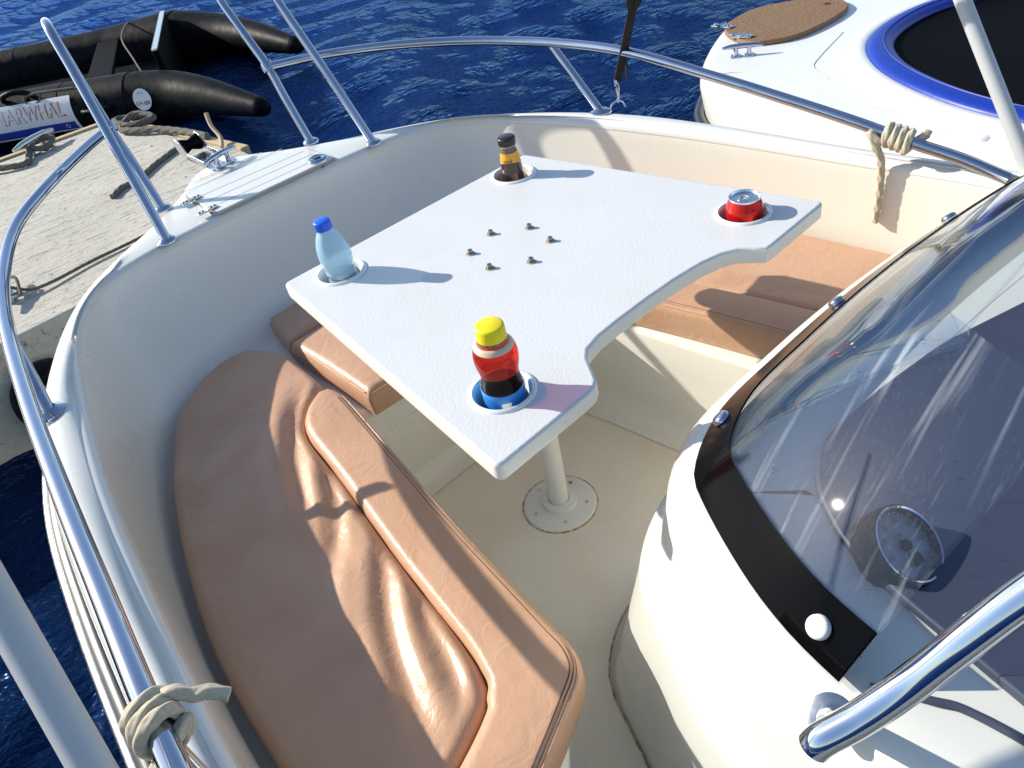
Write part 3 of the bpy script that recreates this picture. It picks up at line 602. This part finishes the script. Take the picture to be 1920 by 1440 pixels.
b = empty('soft_drink_bottle', (-.300, -.303, CZ)); tag(b, 'dark red soft drink bottle with yellow cap and blue label', 'bottle')
b.rotation_euler = (math.radians(2), math.radians(-1), 0)
lathe('drink', [(.0005, .002), (.022, 0), (.0285, .006), (.0305, .02), (.0305, .070), (.0312, .085), (.0308, .096), (.0285, .109), (.0275, .116), (.0283, .123), (.0308, .133), (.0322, .144), (.0320, .153), (.0300, .162), (.0280, .166), (.0005, .1662)], COLA, b, 56, ang=70)
lathe('foam', [(.0284, .1652), (.0290, .1654), (.0281, .1668), (.0258, .1702), (.0226, .1726), (.0215, .1724), (.0215, .1663)], FOAM, b, 48)
lathe('neck', [(.0228, .1724), (.0212, .1740), (.0200, .1760), (.0196, .1800)], mat('red_neck', (.55, .09, .04), .1, Transmission_Weight=.4), b, 48)
lathe('neck_ring', [(.0190, .1770), (.0210, .1775), (.0210, .1790), (.0190, .1795)], GLASSC, b, 40)
lathe('cap', [(.0005, .2010), (.0172, .2008), (.0194, .1996), (.0202, .1972), (.0207, .1800), (.0190, .1792)], YEL, b, 60, fn=lambda a, z: 1 + (.020 * math.cos(60 * a) if z < .198 else 0))
lathe('label', [(.0306, .050), (.0310, .0505), (.0312, .070), (.0319, .0850), (.0318, .0945), (.0310, .0955)], BLL, b, 56)
lb = []
for a in np.linspace(math.radians(222), math.radians(248), 8): lb.append([((.0322 if z > .075 else .0317) * math.cos(a), (.0322 if z > .075 else .0317) * math.sin(a), z) for z in (.072, .077, .083)])
grid('printed_box', lb, WHL, b)

b = empty('iced_tea_bottle', (.237, .240, CZ)); tag(b, 'dark bottle with orange label and black-brown cap', 'bottle')
b.rotation_euler = (math.radians(1), math.radians(-2), 0)
lathe('bottle_body', [(.0005, .002), (.023, 0), (.0265, .004), (.0272, .012), (.0272, .055), (.0260, .075), (.0235, .10), (.0205, .122), (.0185, .136)], TEA, b, 48)
lathe('neck', [(.0185, .136), (.0175, .141), (.0170, .147), (.0185, .148), (.0185, .150), (.0170, .151)], GLASSC, b, 40)
lathe('cap', [(.0005, .1675), (.0180, .1673), (.0197, .1655), (.0200, .1620), (.0196, .1515), (.0175, .1510)], BRNC, b, 48)
TP = [(.0265, .004), (.0272, .012), (.0272, .055), (.0260, .075), (.0235, .10), (.0205, .122), (.0185, .136)]
def tea_r(z, lift): return float(np.interp(z, [q[1] for q in TP], [q[0] for q in TP])) + lift
rows = []; rows2 = []
for j in range(65):
    a = 2 * PI * j / 64; zl = .108 - .007 * math.sin(a + .9); rows.append([(tea_r(z, .0007) * math.cos(a), tea_r(z, .0007) * math.sin(a), z) for z in np.linspace(zl, .1355, 8)])
    zl = .060 + .009 * math.sin(a + 2.6); rows2.append([(tea_r(z, .0007) * math.cos(a), tea_r(z, .0007) * math.sin(a), z) for z in np.linspace(.02, zl, 8)])
grid('label', rows, ORL, b); grid('lower_label', rows2, ORL, b)
tx = text('label_text', 'ond', .014, INK, b, 0)
for v in tx.data.vertices:
    a = math.radians(212) + v.co.x / .0225; z = .119 + v.co.y * .8; r = tea_r(z, .0013); v.co = (r * math.cos(a), r * math.sin(a), z)

b = empty('drink_can', (.311, -.302, CZ)); tag(b, 'unopened red drink can sunk in a cup holder', 'can')
lathe('can_body', [(.0005, .004), (.020, .002), (.024, .0), (.031, .008), (.0330, .014), (.0330, .088), (.0325, .093), (.0300, .1015), (.0275, .1075)], REDC, b, 56)
lathe('lid', [(.0275, .1072), (.0283, .1092), (.0280, .1112), (.0270, .1112), (.0258, .1080), (.0250, .1068), (.0215, .1068), (.0005, .1070)], ALU, b, 56)
tb_ = tube('pull_tab', cat([(.006, 0, .1085), (.003, .0065, .1088), (-.004, .0075, .1090), (-.013, .006, .1092), (-.0165, 0, .1093), (-.013, -.006, .1092), (-.004, -.0075, .1090), (.003, -.0065, .1088), (.006, 0, .1085)], 48), .0013, ALU, b, 8)
lathe('tab_rivet', [(.0005, .1098), (.0028, .1095), (.0034, .1072)], ALU, b, 16)

# ------------------------------------------------------------------ ropes, strap, poles
def coil(path, n, r, wrap, rev, adv):
    pass
def knot(name, c0, ax, tubeR, turns, r, tail0, tail1, lab):
    ax = Vector(ax).normalized(); u = ax.orthogonal().normalized(); v = ax.cross(u); c0 = Vector(c0); R = tubeR + r * .95; pts = []
    for p in tail0: pts.append(Vector(p))
    n = int(turns * 14)
    for i in range(n + 1):
        a = 2 * PI * i / 14; w = 1 + .06 * math.sin(i * 1.3)
        pts.append(c0 + ax * ((i / n - .5) * turns * r * 2.05) + (u * math.cos(a) + v * math.sin(a)) * R * w)
    for p in tail1: pts.append(Vector(p))
    o = rope(name, [tuple(p) for p in pts], r, ROPE); tag(o, lab, 'rope', 'rope ends tied round the rails'); return o
o = knot('rope', (.8365, -.335, .6655), (.07, -.8, -.20), RT, 4.0, .0074,
         [(.829, -.318, .462), (.830, -.318, .53), (.828, -.316, .585), (.824, -.312, .622), (.816, -.300, .650), (.818, -.285, .675)],
         [(.860, -.385, .672), (.872, -.380, .662), (.862, -.36, .650)], 'pale braided rope wound round the starboard rail with its end hanging down')
o = knot('rope', (-.8665, -.463, .800), (.06, -.8, .0), RT, 3.4, .0062,
         [(-.806, -.488, .795), (-.818, -.476, .803), (-.830, -.470, .806), (-.846, -.455, .812)],
         [(-.893, -.500, .785), (-.905, -.485, .755), (-.915, -.500, .72), (-.925, -.52, .68)], 'pale rope knotted round the port rail beside the crumpled cushion')
st = empty('canopy_strap', (.826, .443, ZG)); tag(st, 'black webbing strap clipped to the gunwale and crossing the starboard rail', 'strap')
B0 = Vector((.006, 0, .075)); B1 = Vector((-.085, -.165, .34)); rows = []
for t in np.linspace(0, 2.6, 60):
    p = B0.lerp(B1, t); w = .0115 + (.010 if t > .80 else 0) * min(1, (t - .80) * 12 if t > .80 else 0); sx = Vector((.80, -.58, 0)); th = Vector((.58, .8, .2)) * .0016
    rows.append([p - sx * w - th, p + sx * w - th, p + sx * w + th, p - sx * w + th])
grid('webbing', rows, DARKW, st, cv=True, caps=True, smooth=False)
tube('cord', cat([(-.012, -.052, .095), (-.018, -.060, .16), (-.045, -.10, .24), (-.085, -.17, .335)], 40), .0035, DARKW, st, 8)
tube('hook', cat([(.0, 0, .02), (.008, .004, .035), (.006, .0, .06), (-.004, -.004, .075), (-.010, -.006, .085), (-.012, -.006, .072), (-.004, 0, .060), (.002, 0, .035), (-.006, -.004, .022), (.0, 0, .02)], 60), .0030, CHROME, st, 8)
tube('pad_eye', cat([(-.024, .012, .002), (-.016, .008, .018), (0, 0, .024), (.012, -.006, .016), (.018, -.010, .002)], 30), .0030, CHROME, st, 8)
for nm, a_, b_2, lab in (('canopy_pole', (-.945, -.86, .575), (-.862, -.09, 1.245), 'white canopy pole rising outside the port gunwale beside the knotted rope'),
                      ('canopy_pole', (.8955, -.629, .537), (.985, -.245, 1.10), 'white canopy pole standing in front of the neighbouring blue-trimmed cockpit')):
    e = empty(nm, a_); tag(e, lab, 'pole', 'white canopy poles'); d = Vector(b_2) - Vector(a_)
    tube('pole_tube', [tuple(d * .05), tuple(d * .5), tuple(d), tuple(d * 2.1)], .0150, mat('pole_white_' + lab[20:24].strip(), (.46, .47, .49), .35), e, 24)
    tube('end_fitting', [tuple(d * -.02), tuple(d * .06)], .0162, BLACK, e, 20)

# ------------------------------------------------------------------ concrete dock
dk = empty('concrete_dock', (-2, 3.4, .1)); tag(dk, 'weathered grey concrete dock with timber edging in front of the bow', 'dock')
DZ = .10
def local(p): return (p[0] + 2, p[1] - 3.4)
slab = [(-7, 2.0), (-.50, 2.16), (.02, 2.28), (.68, 2.62), (.715, 3.05), (.53, 4.66), (-7, 5.20)]
sl = plate('slab', [local(p) for p in slab], -.55, 0, CONC, dk, .012)
def board(a, b_, w, h):
    a = np.array(local(a)); b_ = np.array(local(b_)); c = (a + b_) / 2; d = b_ - a
    return box('edge_board', (c[0], c[1], -.06 + h), (np.linalg.norm(d), w, .12), WOOD, dk, .006, (0, 0, math.atan2(d[1], d[0])))
board((.735, 3.08), (.655, 3.86), .055, .012); board((.65, 3.88), (.55, 4.68), .055, .009)
board((.53, 4.70), (-.75, 4.79), .055, .012); board((-.77, 4.79), (-2.1, 4.88), .055, .008)
cleat('dock_cleat', (*local((.04, 4.62)), .004), .55, .34, dk, STEEL, 2.2)
cleat('dock_cleat', (*local((-.66, 2.55)), .004), 1.2, .26, dk, STEEL, 1.8)
def dock_thing(name, pts, r, m, lab, c, g=None):
    o = rope(name, [(x, y, DZ + z) for x, y, z in pts], r, m, None, None, .008); return tag(o, lab, c, g)
dock_thing('mooring_rope', [(.15, 4.60, .05), (.08, 4.66, .07), (.0, 4.58, .05), (.06, 4.52, .03), (.14, 4.62, .05), (.02, 4.63, .06), (-.05, 4.50, .02), (-.12, 4.38, .02), (-.35, 4.55, .02), (-.8, 4.86, -.1)], .016, DROPE, 'frayed rope wrapped round the far dock cleat', 'rope', 'mooring lines on the dock')
dock_thing('mooring_rope', [(.66, 4.42, .03), (.50, 4.44, .05), (.52, 4.24, .04), (.66, 4.18, .05), (.60, 4.33, .07), (.47, 4.28, .03), (.52, 4.10, .03), (.60, 3.95, .03), (.66, 3.70, .03), (.69, 3.45, .03)], .018, DROPE, 'tangled dark rope lying along the timber edge of the dock', 'rope', 'mooring lines on the dock')
dock_thing('mooring_rope', [(.02, 3.18, .012), (.10, 3.26, .012), (.20, 3.28, .012), (.34, 3.40, .012), (.52, 3.52, .012)], .013, DROPE, 'short dark rope lying straight across the bare concrete', 'rope', 'mooring lines on the dock')
dock_thing('mooring_rope', [(.30, 2.62, .012), (.0, 2.52, .012), (-.30, 2.50, .012), (-.55, 2.46, .02), (-.64, 2.52, .05), (-.70, 2.60, .05), (-.60, 2.58, .06), (-.62, 2.44, .03)], .006, DROPE, 'thin dark line leading to the dock cleat nearest the port rail', 'rope', 'mooring lines on the dock')
br = tube('driftwood_branch', [(x, y, DZ + z) for x, y, z in cat([(.66, 3.20, .02), (.70, 3.28, .05), (.705, 3.36, .10), (.72, 3.40, .16)], 20)], .012, WOOD, None, 8)
tag(br, 'broken branch sticking up at the corner of the dock', 'branch')
ty = lathe('tyre_fender', [(.17, -.07), (.23, -.085), (.28, -.06), (.295, 0), (.28, .06), (.23, .085), (.17, .07), (.16, .0), (.17, -.07)], RUBBER, None, 40, (-.74, 2.06, -.14)); ty.rotation_euler = (PI / 2, 0, .12); ty.scale = (.5, .5, .8)
tag(ty, 'worn black tyre hung on the near face of the dock', 'tyre')

# ------------------------------------------------------------------ inflatable dinghy
dg = empty('inflatable_dinghy', (1.2, 6.9, WZ)); tag(dg, 'black inflatable dinghy with tapered tube ends moored beyond the dock', 'dinghy')
def dl(p): return (p[0] - 1.2, p[1] - 6.9, p[2] - WZ)
TC = -.135; TR = .215
near = [(-.9, 8.15, TC), (-.2, 7.52, TC), (.30, 6.98, TC), (.62, 6.68, TC), (1.0, 6.26, TC), (1.33, 5.84, TC), (1.46, 5.45, TC - .01), (1.55, 5.05, TC - .04), (1.60, 4.76, TC - .06)]
far = [(-.4, 10.4, TC), (.30, 9.75, TC), (.84, 9.26, TC), (1.40, 8.82, TC), (1.9, 8.38, TC), (2.32, 7.92, TC), (2.58, 7.42, TC), (2.68, 6.85, TC - .01), (2.72, 6.15, TC - .05)]
def hulltube(P, r0, lab, bulge=0.):
    Q = cat([dl(p) for p in P], 120); rad = []
    for i in range(120):
        t = i / 119; rad.append((r0 * (1 + bulge * math.exp(-((t - .66) / .10) ** 2))) if t < .66 else (1 + bulge * math.exp(-((t - .66) / .10) ** 2)) * r0 * (1 - .66 * ((t - .66) / .34) ** 1.25))
    o = tube('tube', Q, r0, RUBBER, dg, 32, radii=rad); o['label'] = lab
    for f_ in (.33, .52, .66):
        i = int(f_ * 119); s = tube('seam_band', Q[i - 1:i + 3], r0, RUBBER, o, 32, radii=[rad[i] * 1.012] * 4)
    tube('rubbing_strip', [(q[0] + .60 * r * .8, q[1] - .75 * r * .8, q[2] - .3 * r) for q, r in zip(Q, rad)][70:118], .03, RUBBER, o, 10, radii=[.10 * r for r in rad][70:118])
    tube('end_cap', [Q[-1], Q[-1] + (Q[-1] - Q[-2]) * 1.5, Q[-1] + (Q[-1] - Q[-2]) * 2.2], .05, RUBBER, o, 20, radii=[rad[-1] * 1.02, rad[-1] * .8, rad[-1] * .2])
    return Q, rad
Qn, rn_ = hulltube(near, TR, 'near side tube with banner'); Qf, rf_ = hulltube(far, TR * 1.08, 'far side tube', .22)
rows = [[Qn[i] + np.array((0, 0, -.02)) for i in range(0, 80, 4)], [Qf[i] + np.array((0, 0, -.02)) for i in range(0, 80, 4)]]
grid('floor', [[(*q[:2], .09) for q in rows[0]], [(*q[:2], .09) for q in rows[1]]], RUBBER, dg)
def wallboard(nm, a, b_, z0, z1, th, m):
    a = np.array(a); b_ = np.array(b_); d = b_ - a; L = np.linalg.norm(d); c = (a + b_) / 2
    return box(nm, (c[0], c[1], (z0 + z1) / 2), (L, th, z1 - z0), m, dg, .01, (0, 0, math.atan2(d[1], d[0])))
wallboard('transom', dl((1.42, 6.02, 0))[:2], dl((2.22, 7.80, 0))[:2], .02, .50, .05, BLKV)
wallboard('transom_trim', dl((1.42, 6.02, 0))[:2], dl((2.22, 7.80, 0))[:2], .50, .508, .052, STEEL)
wallboard('thwart', dl((1.02, 6.52, 0))[:2], dl((1.72, 8.28, 0))[:2], .30, .34, .22, BLKV)
tube('grab_line', cat([dl((1.26, 6.05, .03)), dl((1.34, 6.4, .10)), dl((1.55, 7.2, .16)), dl((1.95, 8.15, .13)), dl((2.02, 8.30, .02))], 50), .008, DROPE, dg, 8)
def on_tube(i, ang, lift, Q=Qn, rad=rn_):
    p = Vector(Q[i]); t = Vector(Q[min(i + 1, 119)] - Q[max(i - 1, 0)]).normalized(); side = t.cross(Vector((0, 0, 1))).normalized()
    if side.y > 0: side = -side
    u = side * math.cos(ang) + Vector((0, 0, 1)) * math.sin(ang)
    return p + u * (rad[i] + lift), t, u
def tube_patch(nm, i0, i1, a0, a1, lift, m, parent=None, n=16):
    rows = []
    for i in np.linspace(i0, i1, n):
        r = []
        for a in np.linspace(a0, a1, 9):
            k = int(i); f_ = i - k; p0, _, _ = on_tube(k, a, lift); p1, _, _ = on_tube(min(119, k + 1), a, lift); r.append(p0.lerp(p1, f_))
        rows.append(r)
    return grid(nm, rows, m, parent or dg)
# banner printed on thin board strapped to the near tube
bi0, bi1 = 24, 66.5
bn = tube_patch('banner', bi0, bi1, math.radians(-32), math.radians(44), .006, WHL)
tube_patch('banner_stripe', bi0 + .3, bi1 - .8, math.radians(-28), math.radians(-10), .009, BLI, bn)
def wrap_text(nm, body, size, m, lift, sx, i_c, a_c, parent, stretch=1.0):
    t = text(nm, body, size, m, parent, 0)
    bm = bmesh.new(); bm.from_mesh(t.data); bmesh.ops.subdivide_edges(bm, edges=bm.edges, cuts=1); bm.to_mesh(t.data); bm.free()
    seg = np.linalg.norm(Qn[40] - Qn[39])
    for v in t.data.vertices:
        i = min(117.9, max(0, i_c + v.co.x * sx / seg)); k = int(i); a = a_c + v.co.y * stretch / TR
        p0, _, _ = on_tube(k, a, lift); p1, _, _ = on_tube(k + 1, a, lift); v.co = p0.lerp(p1, i - k)
    return t
wrap_text('banner_letters', 'NARWHAL', .155, ORI, .0085, 0.86, 55.6, math.radians(16.5), bn, 1.12)
wrap_text('banner_letters', 'NARWHAL', .150, GREYL, .0105, 0.86, 55.3, math.radians(17.5), bn, 1.0)
wrap_text('banner_mark', 'O', .05, WHL, .0115, 1.0, 63.5, math.radians(-19), bn)
def disc_on_tube(i, a, r, m, lift, nm, parent):
    p, t, u = on_tube(i, a, lift); w = t.cross(u); n = 28
    return mesh(nm, [p] + [p + (t * math.cos(2 * PI * k / n) + w * math.sin(2 * PI * k / n)) * r for k in range(n)], [(0, 1 + k, 1 + (k + 1) % n) for k in range(n)], m, parent, False)
stk = disc_on_tube(85, math.radians(12), .085, WHL, .010, 'registration_sticker', dg)
p, t_, u_ = on_tube(85, math.radians(12), .012); w_ = t_.cross(u_)
if w_.z < 0: w_ = -w_
Mx = Matrix((( t_.x, w_.x, u_.x, p.x), (t_.y, w_.y, u_.y, p.y), (t_.z, w_.z, u_.z, p.z), (0, 0, 0, 1)))
text('sticker_text', 'GH-680', .042, INK, stk, 0, Mx @ Matrix.Translation((0, -.030, 0)))
text('sticker_emblem', '* *', .045, BLI, stk, 0, Mx @ Matrix.Translation((0, .040, 0)))
for i_, a_ in ((53, 1.0), (73, .1)):
    p, t, u = on_tube(i_, a_, 0.0); h = empty('carry_handle'); h.parent = dg
    tube('grip', cat([p - t * .13, p - t * .10 + u * .05, p + u * .075, p + t * .10 + u * .05, p + t * .13], 40), .022, RUBBER, h, 12)
    tube_patch('handle_patch', i_ - 2.2, i_ + 2.2, a_ - .25, a_ + .25, .008, RUBBER, h, 8)
p, t, u = on_tube(60, .9, .02)
tube('lifeline', cat([p + t * .35 + u * .01, p + t * .15 + u * .02, p + t * .02 + u * .03, p - t * .05 - Vector((0, 0, .06)) + u * .03, p - t * .14 - Vector((0, 0, .08)) + u * .03, p - t * .17 - Vector((0, 0, .03)) + u * .03, p - t * .08 + u * .03, p + t * .1 + u * .03, p + t * .3 + u * .02], 90), .010, DROPE, dg, 8)

# ------------------------------------------------------------------ neighbouring boat
nb = empty('neighbouring_boat', (2.27, 0, WZ)); tag(nb, 'white boat alongside with brown hatch and blue-rimmed black cockpit cover', 'boat')
nz = .42 - WZ
NH = [(0, 1.058), (.11, 1.035), (.24, .985), (.37, .925), (.50, .85), (.60, .755), (.68, .645), (.74, .52), (.80, .34), (.865, .09), (.89, -.14), (.90, -.45), (.90, -2.2)]
NO = cat(mirror(NH), 161); nN = normals2(NO)
if nN[80][1] < 0: nN = -nN
rows = [[(p[0] * .55, p[1] * .8 - .15, -.2) for p in NO], [(p[0] * .82, p[1] * .90 - .05, .12) for p in NO], ring(NO, nN, -.02, nz - .20)] + [ring(NO, nN, -.05 * (1 - math.cos(a)), nz - .09 * (1 - math.sin(a))) for a in np.linspace(0, PI / 2, 8)]
grid('hull', rows, GEL, nb)
plate('deck', [q for q in [(r[0], r[1]) for r in ring(NO, nN, -.049, 0)] if q[1] > -2.1], nz - .03, nz + .002, NONSKID, nb, .001)
tube('rub_rail', [(p[0], p[1], nz - .21) for p in [np.array(o_) + n * .004 for o_, n in zip(NO, nN)]], .024, HULLD, nb, 10)
hp = [(-.075, 1.005), (-.17, .96), (-.245, .875), (-.285, .775), (-.27, .715), (-.165, .625), (.045, .598), (.20, .615), (.27, .66), (.315, .73), (.30, .83), (.22, .94), (.10, 1.01)]
hat = plate('deck_hatch', [tuple(p) for p in cat(hp + hp[:1], 70)[:-1]], nz + .003, nz + .022, HATCHB, nb, .006)
lathe('finger_hole', [(.0005, .0), (.012, .0), (.014, .001)], INK, hat, 16, (.225, .72, nz + .0222))
for (x, y, rz) in ((-.15, .985, .3), (-.25, .83, .55)):
    h = box('hinge', (x, y, nz + .026), (.095, .032, .007), STEEL, hat, .002, (0, 0, rz + 1.2)); tube('hinge_pin', [(0, -.022, .004), (0, .022, .004)], .009, CHROME, h, 10)
    for dx in (-.033, .033): lathe('hinge_knob', [(.0005, .010), (.008, .008), (.010, .002)], CHROME, h, 12, (dx, 0, .002))
cleat('deck_cleat', (-.395, .725, nz + .003), 2.15, .15, nb, CHROME, 1.1)
# moulded coaming, blue padded rim and black cover over the cockpit
rim = [(0, .362), (.13, .352), (.25, .32), (.37, .255), (.50, .145), (.62, -.01), (.72, -.20), (.775, -.40), (.80, -.7), (.81, -1.9)]
RM = cat(mirror(rim), 121); nR = normals2(RM)
if nR[60][1] < 0: nR = -nR
co = grid('coaming', [ring(RM, nR, .075, nz + .001), ring(RM, nR, .066, nz + .008), ring(RM, nR, .045, nz + .026), ring(RM, nR, .025, nz + .036), ring(RM, nR, .0, nz + .038), ring(RM, nR, -.02, nz + .030), ring(RM, nR, -.03, nz)], GEL, nb)
rows = [ring(RM, nR, -.055 - .046 * math.cos(a), nz + .030 + .024 * math.sin(a)) for a in np.linspace(0, 2 * PI, 18)]
grid('padded_rim', rows, BLUEV, nb)
plate('cockpit_cover', [(p[0] - n[0] * .07, p[1] - n[1] * .07) for p, n in zip(RM, nR)], nz + .008, nz + .026, BLKV, nb, .004)
tube('rim_stitching', [(*(p - n * .064), nz + .0545) for p, n in zip(RM, nR)], .0022, BLI, nb, 6)
for P_ in ([(-.60, .70), (-.56, .60), (-.66, .30), (-.72, .02), (-.76, -.4)], [(-.52, .30), (-.44, .40), (-.33, .44), (-.05, .50)]):
    tube('deck_groove', [(x, y, nz + .0022) for x, y in cat(P_, 40)], .0018, GROOVE, nb, 6)
lathe('fuel_cap', [(.0005, .018), (.012, .020), (.022, .014), (.034, .016), (.045, .010), (.050, 0)], PLAST, nb, 32, (-.80, -.30, nz + .0))
